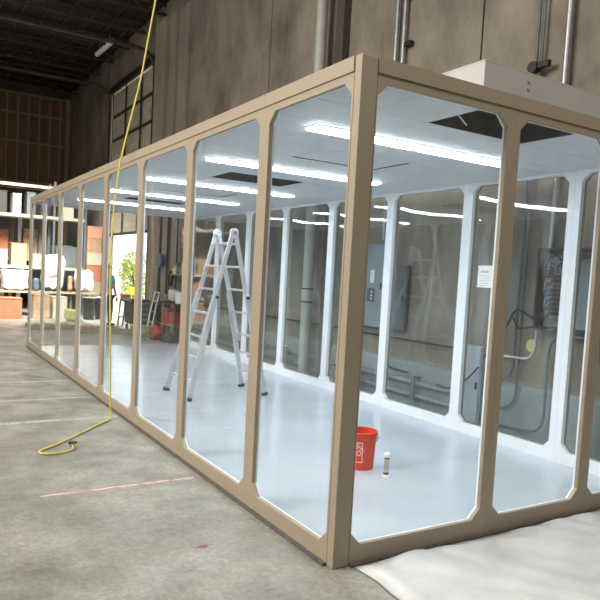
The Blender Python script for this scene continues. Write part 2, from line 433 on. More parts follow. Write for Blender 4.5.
# roof top box over the front vent: hollow, open below
t = thing('roof_duct_box', 'white sheet metal duct box standing on the enclosure roof above the front opening', 'duct box', (1.2, .25, H))
x0, x1, y0, y1, z0, z1 = .755, 1.70, .060, .47, HC + .052, 2.297
m_ = MB(); m_.box(x0, y0, z1 - .008, x1, y1, z1); m_.box(x0, y0, z0, x0 + .008, y1, z1 - .008); m_.box(x1 - .008, y0, z0, x1, y1, z1 - .008)
m_.box(x0 + .008, y0, z0, x1 - .008, y0 + .008, z1 - .008); m_.box(x0 + .008, y1 - .008, z0, x1 - .008, y1, z1 - .008)
m_.build('casing', M['box'], t, bevel=.002)
m_ = MB()
a0, a1, b0, b1, c0, c1 = x0 + .010, 1.49, y0 + .010, .433, z0, z1 - .010
m_.box(a0, b0, c1 - .003, a1, b1, c1); m_.box(a0, b0, c0, a0 + .003, b1, c1 - .003); m_.box(a1 - .003, b0, c0, a1, b1, c1 - .003)
m_.box(a0, b0, c0, a1, b0 + .003, c1 - .003); m_.box(a0, b1 - .003, c0, a1, b1, c1 - .003)
m_.box(.762, .036, c0 - .051, .766, .433, c0 - .0005); m_.box(1.479, .036, c0 - .051, 1.483, .433, c0 - .0005); m_.box(.766, .429, c0 - .051, 1.479, .433, c0 - .0005); m_.box(.766, .036, c0 - .051, 1.479, .04, c0 - .0005)
m_.build('duct_liner', M['dark'], t, label='black lining inside the box')
for k in range(4):
    m_ = MB(); m_.lathe((1.06, y0 - .003, 2.262 - .035 * (k % 2) - .01), [(0, -.003), (.006, -.003), (.006, .003), (0, .003)], 8, axis='y')
    for p in range(len(m_.v)): m_.v[p] = m_.v[p] + V((.012 * (k // 2), 0, 0))
    m_.build('rivet', M['box'], t)
for k in range(3):
    m_ = MB(); yy = .12 + .11 * k; m_.beam((.77, yy, HC + .10), (1.48, yy, HC + .10), .012, .03); m_.build('damper_blade', M['dark'], t)
m_ = MB(); m_.beam((.855, .33, HC + .05), (.905, .30, HC - .012), .008, .003)
m_.build('loose_strap', M['white'], t, label='loose white strap hanging in the opening')
m_ = MB(); m_.tube(smooth_path([(.70, .62, H), (.69, .60, H + .05), (.78, .52, H + .075), (.88, .46, H + .06), (.90, .45, H)]), .013, 8); 
m_.box(.86, .43, H, .93, .47, H + .055)
tag(m_.build('ratchet_strap', M['blackm'], smooth=True), 'black ratchet strap lying on the enclosure roof behind the duct box', 'strap')
mb = MB(); mb.box(T, T, H - .02, .752, LEN, H - .012); mb.box(1.705, T, H - .02, W, LEN, H - .012); mb.box(.752, .475, H - .02, 1.705, 2.78, H - .012); mb.box(.752, 3.25, H - .02, 1.705, 5.58, H - .012); mb.box(.752, 5.88, H - .02, 1.705, LEN, H - .012)
mb.build('ceiling_cleanroom_top', M['box'], kind='structure')

# ------------------------------------------------------------------ warehouse shell
mb = MB(); mb.box(-14, -9, -.1, XW + .2, YE + .2, -.0005); mb.build('floor', M['floor'], kind='structure')
DY0, DY1, DZ = 10.86, 14.26, 5.45
mb = MB()
joints = [-9, -3.9, 2.12, 6.12, 9.16, DY0]
for a, b in zip(joints[:-1], joints[1:]): mb.box(XW, a + .011, 0, XW + .15, b - .011, ZR + .1)
mb.box(XW, DY1, 0, XW + .15, YE, ZR + .1); mb.box(XW, DY0, DZ, XW + .15, DY1, ZR + .1)
mb.box(XW + .06, -9, 0, XW + .14, DY0 - .02, ZR)
mb.build('wall_right', M['wall'], kind='structure')
mb = MB(); mb.box(XW - .014, -9, 0, XW - .0005, 9.1, .432); mb.build('trim_1', M['walllow'], kind='structure')
mb = MB(); mb.box(-14, YE, 0, XW + .15, YE + .2, ZR + .1); mb.build('wall_back', M['endw'], kind='structure')
mb = MB(); mb.box(-14.2, -9.2, 0, -14, YE + .2, ZR + .1); mb.build('wall_left', M['wall'], kind='structure')
mb = MB(); mb.box(-14, -9.2, 0, XW + .2, -9, ZR + .1); mb.build('wall_front', M['wall'], kind='structure')
mb = MB(); mb.box(XW - .13, 10.16, 0, XW - .001, 10.74, ZR - .3); mb.box(XW - .07, 9.74, 0, XW - .001, 10.09, ZR - .3); mb.box(XW - .035, 9.22, 0, XW - .001, 9.68, ZR - .3)
mb.build('wall_pilaster', M['pil'], kind='structure')
mb = MB(); mb.box(XW - .10, 4.18, 0, XW - .001, 4.34, ZR - .3); mb.build('wall_shadow_strip', M['endw'], kind='structure')  # dark strip stands in for a joint shadow beside the downpipe
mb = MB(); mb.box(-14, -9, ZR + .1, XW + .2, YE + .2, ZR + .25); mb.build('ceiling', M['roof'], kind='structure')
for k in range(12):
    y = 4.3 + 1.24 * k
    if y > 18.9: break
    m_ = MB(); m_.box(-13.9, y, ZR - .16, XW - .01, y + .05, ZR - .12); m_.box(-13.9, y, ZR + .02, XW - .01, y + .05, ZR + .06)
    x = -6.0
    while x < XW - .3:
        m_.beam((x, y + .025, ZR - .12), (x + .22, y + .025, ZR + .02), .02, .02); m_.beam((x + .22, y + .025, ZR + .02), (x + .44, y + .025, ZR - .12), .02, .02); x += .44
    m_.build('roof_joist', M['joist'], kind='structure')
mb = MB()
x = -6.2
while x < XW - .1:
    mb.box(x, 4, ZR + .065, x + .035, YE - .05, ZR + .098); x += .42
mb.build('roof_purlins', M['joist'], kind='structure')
# timber framed infill on the end wall
t = thing('plywood_partition', 'brown plywood infill with pale timber studs high on the far end wall', 'partition', (1.5, YE - .1, 3.6))
m_ = MB(); m_.box(-.6, YE - .10, 3.4, 2.66, YE - .02, 6.15); m_.build('plywood_sheet', M['ply'], t)
for z in (3.55, 4.72, 5.55, 6.12):
    m_ = MB(); m_.box(-.6, YE - .17, z, 2.66, YE - .101, z + .07); m_.build('rail', M['stud'], t)
x = -.5
while x < 2.6:
    m_ = MB(); m_.box(x, YE - .16, 3.4, x + .055, YE - .101, 6.11); m_.build('stud', M['stud'], t); x += .30
m_ = MB(); m_.box(2.67, YE - .2, 0, 2.82, YE - .01, 6.2); tag(m_.build('timber_post', M['stud']), 'tall timber post at the far end corner of the wall', 'post')

# overhead sectional door, half raised
d = thing('door_1', 'cream sectional overhead door hanging half raised', None, (XW + .04, (DY0 + DY1) / 2, 2.0), kind='structure')
nz = 6; z0, z1 = 1.99, 5.42; hh = (z1 - z0) / nz
for k in range(nz):
    a = z0 + hh * k
    m_ = MB(); m_.box(XW + .02, DY0 + .12, a + .008, XW + .05, DY1 - .12, a + hh - .008)
    for q in range(1, 4): m_.box(XW + .012, DY0 + .12, a + hh * q / 4 - .01, XW + .02, DY1 - .12, a + hh * q / 4 + .01)
    m_.build('door_section', M['doorp'], d)
    m_ = MB(); m_.box(XW - .01, DY0 + .12, a - .03, XW + .011, DY1 - .12, a + .03); m_.build('stiffener_bar', M['joist'], d)
for y in (DY0 + .14, DY0 + 1.02, DY0 + 2.15, DY1 - .2):
    m_ = MB(); m_.box(XW - .022, y, z0, XW - .011, y + .07, z1); m_.build('hinge_stile', M['blackm'], d)
for y, lab in ((DY0 + .04, 'near'), (DY1 - .06, 'far')):
    path = bend([(XW - .06, y, 0), (XW - .06, y, 5.60), (-6.0, y, 5.56)], .45, 8)
    m_ = MB(); m_.tube(path, .045 if lab == 'near' else .03, 6)
    tag(m_.build('door_track', M['blackm' if 0 else 'joist'], smooth=True), 'curved steel overhead door track, %s side of the door' % lab, 'track', 'tracks of the overhead door')
mb = MB(); mb.box(XW - .09, DY0 - .06, 2.1, XW - .131 + .02, DY0 + .02, 5.5); mb.box(XW - .12, DY0 - .1, 0, XW - .001, DY0 - .001, 5.5)
mb.build('trim_2', M['blackm'], kind='structure')
mb = MB(); mb.box(XW - .06, DY1 + .001, 0, XW - .001, DY1 + .10, 5.5); mb.box(XW - .06, DY0, 5.43, XW + .0, DY1, 5.58); mb.build('trim_3', M['blackm'], kind='structure')
# strip fixture under roof
t = thing('strip_light', 'cream tubular strip light fixture hanging under the dark roof', 'light', (2.36, 13.3, 6.2))
m_ = MB(); m_.tube([(2.38, 12.7, 6.2), (2.34, 13.85, 6.2)], .06, 12); m_.build('tube_cover', M['paper'], t, smooth=True)
for y in (12.85, 13.7):
    m_ = MB(); m_.tube([(2.36, y, 6.24), (2.36, y, 6.45)], .01, 6); m_.build('hanger', M['steel'], t)

# ------------------------------------------------------------------ pipes and electrical gear on the concrete wall
def pipe(name, pts, r, m, lab, cat='pipe', group=None, rb=.08, n=10):
    mb = MB(); mb.tube(bend(pts, rb), r, n); return tag(mb.build(name, M[m], smooth=True), lab, cat, group)
t = thing('downpipe', 'thick grey white downpipe running up the concrete wall behind the back panels', 'pipe', (2.69, 4.55, 0))
m_ = MB(); m_.tube([(2.69, 4.55, 0), (2.69, 4.55, 6.2)], .068, 18); m_.build('pipe', M['pvc'], t, smooth=True)
m_ = MB(); m_.tube([(2.69, 4.55, .92), (2.69, 4.55, 1.08)], .076, 18); m_.build('coupling', M['pvc'], t, smooth=True)
for z in (.92, 1.08):
    m_ = MB(); m_.tube([(2.69, 4.55, z - .008), (2.69, 4.55, z + .008)], .079, 18); m_.build('clamp_ring', M['blackm'], t, smooth=True)
pipe('conduit', [(2.80, 8.4, .655), (2.80, 2.15, .648)], .011, 'blackm', 'thin black horizontal conduit along the concrete wall', 'conduit')
pipe('water_pipe', [(2.80, 8.42, .235), (2.80, 2.14, .235)], .026, 'steel', 'grey horizontal pipe low on the wall, upper of two', 'pipe', 'low pipes on the concrete wall')
pipe('water_pipe', [(2.80, 8.42, .105), (2.80, 2.14, .105)], .026, 'steel', 'grey horizontal pipe low on the wall, lower of two', 'pipe', 'low pipes on the concrete wall')
m_ = MB(); m_.box(2.755, 2.605, .07, 2.77, 2.655, .31); m_.box(2.77, 2.605, .29, 2.835, 2.655, .31); m_.box(2.77, 2.605, .07, XW - .016, 2.655, .078)
tag(m_.build('pipe_bracket', M['cab2']), 'dark bracket strapping the two low pipes to the wall', 'bracket')
pipe('conduit', [(2.776, 3.06, .715), (2.776, 3.05, .33), (2.776, 2.72, .325)], .010, 'blackm', 'thin black conduit dropping from the dark grey cabinet', 'conduit')
for k, (yy, lab) in enumerate(((3.27, 'left'), (3.15, 'right'))):
    pipe('conduit', [(2.80, yy, 1.66 if k == 0 else 1.42), (2.80, yy - .0, 6.2)], .020, 'steel', 'steel conduit rising above the grey cabinets, %s of the close pair' % lab, 'conduit', 'tall conduits above the cabinets')
for z, lab in ((3.62, 'lower'), (4.1, 'upper')):
    m_ = MB(); m_.box(2.785, 3.04, z, XW - .001, 3.125, z + .05)
    tag(m_.build('conduit_clamp', M['blackm'], bevel=.004), '%s black clamp beside the tall pair of conduits' % lab, 'clamp', 'clamps by the tall conduits')
for k, (yy, yb, zb, lab) in enumerate(((1.465, 1.42, .46, 'left'), (1.415, 1.36, .32, 'right'))):
    pipe('conduit', [(2.80, yy, 6.2), (2.80, yy, zb - .08 * k + .0), (2.80, yy + .30, zb - .12 * (k + 1) + .1)], .011 if k else .013, 'cab2', 'slim conduit left of the open electrical panel bending at the bottom, %s of the pair' % lab, 'conduit', 'conduits left of the open panel', rb=.2)
pipe('conduit', [(2.79, 1.175, 6.2), (2.79, 1.175, 1.557)], .022, 'steel', 'stout steel conduit entering the open electrical panel from above', 'conduit')
pipe('conduit', [(2.775, .68, .885), (2.775, 1.11, .885), (2.775, 1.11, .085), (2.775, 1.75, .06)], .012, 'cab2', 'slim conduit from the open panel curving along the floor', 'conduit', rb=.16)
pipe('conduit', [(2.765, 1.23, .90), (2.765, 1.24, .66), (2.765, 1.70, .655)], .010, 'alu', 'bright flexible conduit curving under the open panel', 'conduit', rb=.14)
pipe('power_cable', smooth_path([(2.79, 1.27, .98), (2.745, 1.42, 1.05), (2.74, 1.50, .93), (2.74, 1.62, .72), (2.75, 1.74, .62)]), .009, 'cable', 'black cable looping out of the open panel to the left', 'cable', rb=.001)
pipe('power_cable', smooth_path([(2.79, 1.27, .93), (2.775, 1.40, .90), (2.765, 1.44, .93), (2.76, 1.47, .99)]), .008, 'cable', 'short black cable coil beside the open panel', 'cable', rb=.001)
pipe('power_cable', smooth_path([(2.745, 1.79, .52), (2.735, 1.88, .42), (2.735, 1.98, .34), (2.735, 2.13, .28), (2.74, 2.28, .285)]), .009, 'cable', 'black cable drooping in front of the low grey cabinet', 'cable', rb=.001)
m_ = MB(); m_.lathe((2.8495, 1.335, .765), [(0, 0), (.052, 0), (.052, -.004), (0, -.004)], 24, axis='x'); tag(m_.build('round_sticker', M['yst']), 'pale yellow round spot on the wall under the open panel', 'sticker')
m_ = MB(); m_.lathe((2.75, 1.44, 3.0), [(0, -.03), (.045, -.03), (.045, .03), (0, .03)], 12, axis='x'); m_.box(2.735, 1.30, 2.985, 2.778, 1.40, 3.03)
tag(m_.build('conduit_fitting', M['blackm']), 'black conduit fitting high on the wall above the duct box', 'fitting')

# open electrical panel
t = thing('breaker_cabinet', 'open black electrical panel full of wiring on the concrete wall', 'electrical box', (2.79, 1.04, .9))
y0, y1, z0, z1, xf = .66, 1.25, .918, 1.554, 2.735
m_ = MB(); m_.box(xf, y0, z0, XW - .002, y0 + .02, z1); m_.box(xf, y1 - .02, z0, XW - .002, y1, z1); m_.box(xf, y0 + .02, z1 - .02, XW - .002, y1 - .02, z1); m_.box(xf, y0 + .02, z0, XW - .002, y1 - .02, z0 + .02)
m_.build('enclosure', M['blackm'], t)
m_ = MB(); m_.box(XW - .02, y0 + .02, z0 + .02, XW - .003, y1 - .02, z1 - .02); m_.build('back_plate', M['cab'], t)
for r_ in range(2):
    for k in range(9):
        m_ = MB(); yy = .955 + r_ * .085; zz = 1.32 - k * .036
        m_.box(2.745, yy, zz, XW - .022, yy + .08, zz + .032); m_.box(2.737, yy + .03, zz + .008, 2.745, yy + .05, zz + .024)
        m_.build('breaker', M['blackm'] if (k * 3 + r_) % 7 else M['ply'], t)
for k in range(16):
    yy = .925 + .011 * k; ye = y0 + .06 + R.random() * (y1 - y0 - .12)
    m_ = MB(); m_.tube(smooth_path([(2.785, yy, 1.36), (2.775 - R.random() * .02, yy + R.uniform(-.03, .03), 1.42), (2.775, (yy + ye) / 2, 1.47 + R.random() * .04), (2.79, ye, 1.48 + R.random() * .05)]), .0045, 5)
    m_.build('wire', M[R.choice(['cable', 'cable', 'cable', 'cab3', 'cable'])], t, smooth=True)
for k in range(26):
    zz = 1.0 + .018 * k
    m_ = MB(); m_.tube(smooth_path([(2.77, 1.125, zz), (2.76, 1.15 + R.random() * .03, zz + R.uniform(-.05, .03)), (2.775, 1.185 + R.random() * .02, zz - .04 - R.random() * .04), (2.79, 1.20, zz - .1)]), .004, 5)
    m_.build('wire', M[R.choice(['cable', 'cable', 'cable', 'cab3'])], t, smooth=True)

def cabinet(name, y0, y1, z0, z1, dep, m, lab):
    t = thing(name, lab, 'cabinet', (XW - dep / 2, (y0 + y1) / 2, z0))
    m_ = MB(); m_.box(XW - dep, y0, z0, XW - .015, y1, z1); m_.build('body', M[m], t, bevel=.004)
    m_ = MB(); m_.box(XW - dep - .012, y0 + .012, z0 + .015, XW - dep - .001, y1 - .012, z1 - .015); dr = m_.build('door', M[m], t, bevel=.004)
    m_ = MB(); m_.box(XW - dep - .028, y0 + .03, (z0 + z1) / 2 - .03, XW - dep - .0125, y0 + .042, (z0 + z1) / 2 + .03); m_.build('handle', M['blackm'], dr)
    return t
t = cabinet('electrical_cabinet', 3.20, 3.66, .72, 1.62, .06, 'cab', 'blue grey electrical cabinet with a white label on the concrete wall')
xx = XW - .06 - .014
m_ = MB(); m_.box(xx - .003, 3.36, 1.20, xx, 3.43, 1.34); m_.build('label_plate', M['paper'], t, label='white label')
m_ = MB(); m_.box(xx - .012, 3.35, 1.00, xx, 3.46, 1.14); m_.build('meter', M['cab2'], t, label='dark square meter')
for k in range(3):
    m_ = MB(); m_.box(xx - .015, 3.36, 1.02 + k * .036, xx - .0125, 3.39, 1.035 + k * .036); m_.build('meter_button', M['paper'], t)
m_ = MB(); m_.box(XW - .12, 3.60, 1.26, XW - .0735, 3.65, 1.34); m_.build('switch_handle', M['red'], t, label='red switch handle')
cabinet('electrical_cabinet', 2.86, 3.12, .72, 1.40, .05, 'cab2', 'dark grey electrical cabinet to the right of the blue grey one')
cabinet('utility_cabinet', 1.79, 2.08, .0, .70, .06, 'cab3', 'light grey low cabinet standing against the wall below the paper notice')
# valves near the wall foot
for yy, zz, lab in ((3.50, .16, 'small white valve assembly at the wall foot under the blue grey cabinet'), (5.05, .2, 'small white valve assembly at the wall foot left of the downpipe')):
    t = thing('valve', lab, 'valve', (2.72, yy, 0))
    m_ = MB(); m_.tube([(2.72, yy, .0), (2.72, yy, zz + .1)], .018, 8); m_.build('riser', M['steel'], t, smooth=True)
    m_ = MB(); m_.tube([(2.72, yy - .05, zz), (2.72, yy + .05, zz)], .022, 8); m_.build('tee', M['steel'], t, smooth=True)
    m_ = MB(); m_.lathe((2.70, yy, zz + .11), [(0, 0), (.04, 0), (.04, .012), (0, .012)], 12); m_.build('hand_wheel', M['paper'], t)

# paper notice on the back pane
t = thing('paper_notice', 'white paper notice with grey print taped on a back pane', 'notice', (W + .015, 1.53, 1.22))
m_ = MB(); m_.box(W + .0175, 1.457, 1.220, W + .0195, 1.603, 1.397); m_.build('sheet', M['paper'], t)
m_ = MB()
for k in range(5):
    z = 1.315 - .02 * k; m_.box(W + .0168, 1.478, z - .002, W + .0174, 1.582 - .01 * (k % 2), z + .002)
m_.build('printed_lines', M['ink'], t)
def text_mesh(s, size):
    cu = bpy.data.curves.new('txt', 'FONT'); cu.body = s; cu.size = size; cu.align_x = 'CENTER'; cu.align_y = 'CENTER'; cu.extrude = 0
    o = bpy.data.objects.new('txt', cu); col.objects.link(o)
    bpy.context.view_layer.update()
    me = bpy.data.meshes.new_from_object(o.evaluated_get(bpy.context.evaluated_depsgraph_get()))
    vs = [tuple(v.co) for v in me.vertices]; fs = [tuple(p.vertices) for p in me.polygons]
    bpy.data.objects.remove(o); bpy.data.curves.remove(cu); bpy.data.meshes.remove(me)
    return vs, fs
m_ = MB()
for k in range(4): m_.box(W + .0168, 1.492 + .021 * k, 1.337, W + .0174, 1.507 + .021 * k, 1.357 - .003 * (k % 2))
m_.build('smudged_heading', M['ink'], t)

# ------------------------------------------------------------------ bucket
BC = V((1.018, 1.157, .0045)); BH = .247
t = thing('bucket', 'orange plastic bucket with a white square logo on the pale blue floor', 'bucket', BC)
rb, rt = .086, .099
rad = lambda z: rb + (rt - rb) * z / BH
m_ = MB(); m_.lathe(BC, [(0, 0), (rb - .004, 0), (rb, .004), (rad(BH * .80), BH * .80), (rad(BH * .8) + .005, BH * .81), (rad(BH * .8) + .005, BH * .83), (rad(BH * .84), BH * .835), (rad(BH * .9), BH * .9), (rad(BH * .9) + .006, BH * .905), (rad(BH) + .006, BH * .99), (rad(BH), BH), (rad(BH) - .004, BH), (rb - .004, .008), (0, .008)], 48)
m_.build('shell', M['orange'], t, smooth=True)
cam_dir = math.atan2(-2.168 - BC.y, -1.578 - BC.x)
a0 = cam_dir - math.radians(34)
def wrap(x, y, off=.0015):      # x along the wall to the viewer's right, y up, about the logo centre
    z = BH * .48 + y; a = a0 + x / rad(z); r = rad(z) + off
    return (BC.x + r * math.cos(a), BC.y + r * math.sin(a), BC.z + z)
m_ = MB(); c_, s_ = math.cos(math.radians(45)), math.sin(math.radians(45))
for line, oy, sz in (('THE', .040, .030), ('HOME', .008, .050), ('DEPOT', -.034, .046)):
    vs, fs = text_mesh(line, sz)
    vv = []
    for x, y, z in vs:
        y += oy; x, y = x * c_ - y * s_, x * s_ + y * c_; vv.append(wrap(x, y))
    m_.add(vv, fs)
q = .066; w_ = .004
for (x0, y0, x1, y1) in ((-q, -q, q, -q + w_), (-q, q - w_, q, q), (-q, -q, -q + w_, q), (q - w_, -q, q, q)):
    n = 8
    for k in range(n):
        xa, xb = x0 + (x1 - x0) * k / n, x0 + (x1 - x0) * (k + 1) / n
        m_.add([wrap(xa, y0), wrap(xb, y0), wrap(xb, y1), wrap(xa, y1)], [(0, 1, 2, 3)])
m_.build('logo', M['logo'], t, label='white square logo with slanted lettering')
m_ = MB()
path = []
for k in range(17):
    a = cam_dir + math.radians(90) + math.pi * k / 16; dz = -.10 * math.sin(math.pi * k / 16)
    path.append(BC + V((math.cos(a) * (rt + .012), math.sin(a) * (rt + .012), BH * .86 + dz)))
m_.tube([p + V((0, 0, 0)) for p in path], .0022, 6); m_.build('handle', M['steel'], t, smooth=True)

# clear tube with white caps
TC = V((1.046, .925, .0045)); t = thing('clear_tube', 'small clear tube with white end caps standing on the floor beside the bucket', 'tube', TC)
m_ = MB(); m_.lathe(TC, [(0, .02), (.016, .02), (.016, .115), (0, .115)], 18); m_.build('tube', M['clearp'], t, smooth=True)
m_ = MB(); m_.lathe(TC, [(0, 0), (.024, 0), (.024, .012), (.02, .016), (0, .016)], 20); m_.build('base_cap', M['paper'], t, smooth=True)
m_ = MB(); m_.lathe(TC, [(0, .0165), (.018, .0165), (.018, .026), (0, .026)], 18); m_.build('lower_ring', M['brass'], t, smooth=True)
m_ = MB(); m_.lathe(TC, [(0, .116), (.018, .116), (.018, .126), (0, .126)], 18); m_.build('upper_ring', M['brass'], t, smooth=True)
m_ = MB(); m_.lathe(TC, [(0, .1265), (.022, .1265), (.024, .132), (.023, .146), (.017, .151), (0, .152)], 20); m_.build('top_cap', M['paper'], t, smooth=True)

# ------------------------------------------------------------------ ladder
t = thing('folding_ladder', 'silver aluminium multi-position ladder opened as an A-frame inside the enclosure', 'ladder', (1.16, 3.75, .0045))
F = dict(LN=V((.734, 3.455, .0045)), LF=V((.727, 4.03, .0045)), RN=V((1.593, 3.523, .0045)), RF=V((1.593, 4.05, .0045)))
A = dict(LN=V((1.145, 3.515, 1.60)), LF=V((1.145, 3.905, 1.60)), RN=V((1.185, 3.525, 1.60)), RF=V((1.185, 3.915, 1.60)))
def pt(k, z):
    f = (1.60 - z) / 1.6; return A[k].lerp(F[k], f)
for s_ in 'LR':
    for k_ in 'NF':
        k = s_ + k_
        inner_in = -.012 if k_ == 'N' else .012
        # inner rail is straight, outer sleeve flares to the foot
        bot = V((pt(k, .52).x, A[k].y + (.02 if k_ == 'N' else -.0), .52))
        m_ = MB(); m_.beam(A[k], bot, .022, .042, ref=(0, 1, 0)); m_.build('inner_rail', M['alu'], t, bevel=.003)
        top = V((pt(k, 1.02).x, A[k].y + (-.012 if k_ == 'N' else .012), 1.02))
        ft = F[k] + (top - F[k]).normalized() * .035
        m_ = MB(); m_.beam(top, ft, .028, .050, ref=(0, 1, 0)); r_ = m_.build('outer_rail', M['alu'], t, bevel=.003)
        m_ = MB(); m_.beam(ft, F[k], .036, .066, ref=(0, 1, 0)); m_.build('foot', M['rubber'], t, bevel=.004)
        m_ = MB(); m_.lathe(top + V((0, -.02 if k_ == 'N' else .02, -.03)), [(0, -.014), (.016, -.014), (.016, .014), (0, .014)], 10, axis='y'); m_.build('lock_knob', M['blackm'], t)
    for z in (1.51, 1.287, 1.06, .83, .60):
        a, b = pt(s_ + 'N', z), pt(s_ + 'F', z)
        fz = (1.6 - z) / 1.6
        a = V((a.x, A[s_ + 'N'].y + .006, z)); b = V((b.x, A[s_ + 'F'].y - .006, z))
        m_ = MB(); m_.beam(a, b, .030, .020, ref=(1, 0, 0)); m_.build('rung', M['alu'], t, bevel=.003)
    for z in (.40, .185):
        a, b = pt(s_ + 'N', z), pt(s_ + 'F', z)
        m_ = MB(); m_.beam(a + V((0, .008, 0)), b - V((0, .008, 0)), .030, .020, ref=(1, 0, 0)); m_.build('rung', M['alu'], t, bevel=.003)
for y, mm in ((3.52, 'N'), (3.91, 'F')):
    m_ = MB(); m_.lathe((1.165, y, 1.612), [(0, -.016), (.040, -.016), (.046, -.01), (.046, .01), (.040, .016), (0, .016)], 22, axis='y'); h = m_.build('hinge', M['alu'], t, smooth=True)
    m_ = MB(); m_.lathe((1.165, y - (.018 if mm == 'N' else -.018), 1.612), [(0, -.006), (.02, -.006), (.02, .006), (0, .006)], 14, axis='y'); m_.build('hinge_knob', M['pink'] if mm == 'N' else M['blackm'], h, smooth=True)

# ------------------------------------------------------------------ yellow hose
zf = .009
path = [(.55, 3.0, 6.3), (.30, 3.0, 4.5), (.081, 3.0, 3.04), (.029, 3.0, 2.707), (-.074, 3.0, 2.225), (-.126, 3.0, 1.908), (-.155, 3.0, 1.436), (-.150, 3.0, .962), (-.131, 3.0, .48), (-.120, 3.0, .12), (-.118, 2.99, .035), (-.135, 2.95, zf), (-.23, 2.84, zf), (-.45, 2.58, zf), (-.62, 2.38, zf), (-.775, 2.23, zf), (-.80, 2.17, zf), (-.77, 2.13, zf), (-.70, 2.12, zf), (-.62, 2.15, zf), (-.585, 2.20, zf + .004), (-.583, 2.235, zf + .012)]
t = thing('air_hose', 'yellow air hose hanging down the long side and curling on the concrete floor', 'hose', (-.12, 3.0, 0))
m_ = MB(); m_.tube(smooth_path(path, 7), .0070, 8); m_.build('hose', M['hose'], t, smooth=True)
m_ = MB(); m_.tube([(-.583, 2.235, zf + .012), (-.575, 2.27, zf + .02)], .014, 10); m_.tube([(-.600, 2.272, zf + .02), (-.545, 2.268, zf + .02)], .008, 8); m_.build('coupler', M['brass'], t, smooth=True)

# ------------------------------------------------------------------ plastic sheet before the front side
mb = MB(); nx, ny = 60, 26; vs = []; fs = []
from mathutils import noise as mn
for j in range(ny + 1):
    for i in range(nx + 1):
        x = .10 + 3.1 * i / nx * .86; y = -.024 - .95 * j / ny
        x += .04 * j / ny * math.sin(j * .6)
        h = .014 + .022 * mn.noise(V((x * 2.2, y * 5.0, 1.3))) + .030 * abs(mn.noise(V((x * 4.1 + y * 3, y * 2.0, 4.3))))
        if j == 0 or i == 0 or i == nx or j == ny: h *= .25
        vs.append((x, y, max(h, .001)))
for j in range(ny):
    for i in range(nx):
        a = j * (nx + 1) + i; fs.append((a, a + nx + 1, a + nx + 2, a + 1))
mb.add(vs, fs); o = mb.build('plastic_sheet', M['sheet'], smooth=True); so = o.modifiers.new('thick', 'SOLIDIFY'); so.thickness = .002; so.offset = 1
tag(o, 'white crumpled plastic sheet on the floor before the short front side', 'plastic sheet')

# ------------------------------------------------------------------ the far clutter beyond the enclosure
def crate(x, y, z, w, d, h, m, lab, cat='box', name='storage_box', group='boxes stored at the far end', lid=None, rot=0):
    t = thing(name, lab, cat, (x, y, z), group); t.rotation_euler.z = rot
    m_ = MB(); m_.box(x - w / 2, y - d / 2, z, x + w / 2, y + d / 2, z + h); m_.build('body', M[m], t, bevel=.008)
    m_ = MB(); m_.box(x - w / 2 - .008, y - d / 2 - .008, z + h + .0005, x + w / 2 + .008, y + d / 2 + .008, z + h + .025); m_.build('lid', M[lid or m], t, bevel=.004)
    return t
def bag(x, y, z, rx, ry, rz, m, lab, cat='wrapped load', name='wrapped_bundle', group='wrapped bundles at the far end', seed=0):
    mb = MB(); mb.ell((x, y, z + rz), (rx, ry, rz), 34, 22)
    for i, p in enumerate(mb.v):
        n_ = mn.noise(V((p.x * 4 + seed, p.y * 4, p.z * 4))) ; q_ = p - V((x, y, z + rz))
        n3 = V((q_.x / rx, q_.y / ry, q_.z / rz)); mx_ = max(abs(n3.x), abs(n3.y), abs(n3.z)) ** .8
        q_ = V((q_.x / mx_, q_.y / mx_, q_.z / mx_)) * .86
        mb.v[i] = V((x, y, z + rz)) + q_ * (1 + .22 * n_ + .14 * mn.noise(p * 11 + V((seed, 0, 0))))
        if mb.v[i].z < z + .002: mb.v[i].z = z + .002
    return tag(mb.build(name, M[m], smooth=True), lab, cat, group)

# pallet rack across the far end
t = thing('pallet_rack', 'tall steel storage rack crossing the far end beyond the enclosure', 'rack', (1.1, 14.9, 0))
for x in (-1.4, .1, 1.6, 2.35):
    for y in (14.6, 15.2):
        m_ = MB(); m_.box(x, y, 0, x + .05, y + .05, 3.2); m_.build('upright', M['cab2'], t)
for z in (1.05, 2.28, 3.0):
    for y in (14.59, 15.21):
        m_ = MB(); m_.box(-1.35, y, z, 2.35, y + .04, z + .07); m_.build('beam', M['doorp'], t)
    m_ = MB(); m_.box(-1.34, 14.65, z + .03, 2.34, 15.2, z + .069); m_.build('deck', M['wood'], t)
k = 0
spots = [(-1.1, .4, .30, 'ored', 'rust red'), (-.6, .36, .42, 'card', 'brown'), (.35, .5, .35, 'grey', 'grey'), (.85, .34, .5, 'card', 'tall brown'), (1.3, .3, .28, 'doorp', 'cream'), (1.95, .5, .5, 'cab2', 'dark')]
for x, w, h, m, cn in spots:
    crate(x, 14.9, 1.12, w, .45, h, m, '%s box on the lower deck of the far rack, %s' % (cn, ['leftmost', 'second from left', 'third from left', 'third from right', 'second from right', 'rightmost'][k]), group='boxes on the lower rack deck'); k += 1
k = 0
for x, w, h, m, cn in [(-1.0, .6, .5, 'blackm', 'black'), (-.2, .4, .55, 'ply', 'dark brown'), (.45, .22, .50, 'blackm', 'slim black'), (.78, .18, .46, 'film', 'narrow white'), (1.1, .2, .52, 'cab2', 'narrow grey'), (1.42, .22, .44, 'blackm', 'squat black'), (1.95, .3, .5, 'doorp', 'cream')]:
    crate(x, 14.9, 2.35, w, .45, h, m, '%s box on the upper deck of the far rack, number %s from the left' % (cn, ['one', 'two', 'three', 'four', 'five', 'six', 'seven'][k]), group='boxes on the upper rack deck'); k += 1
rc = random.Random(11)
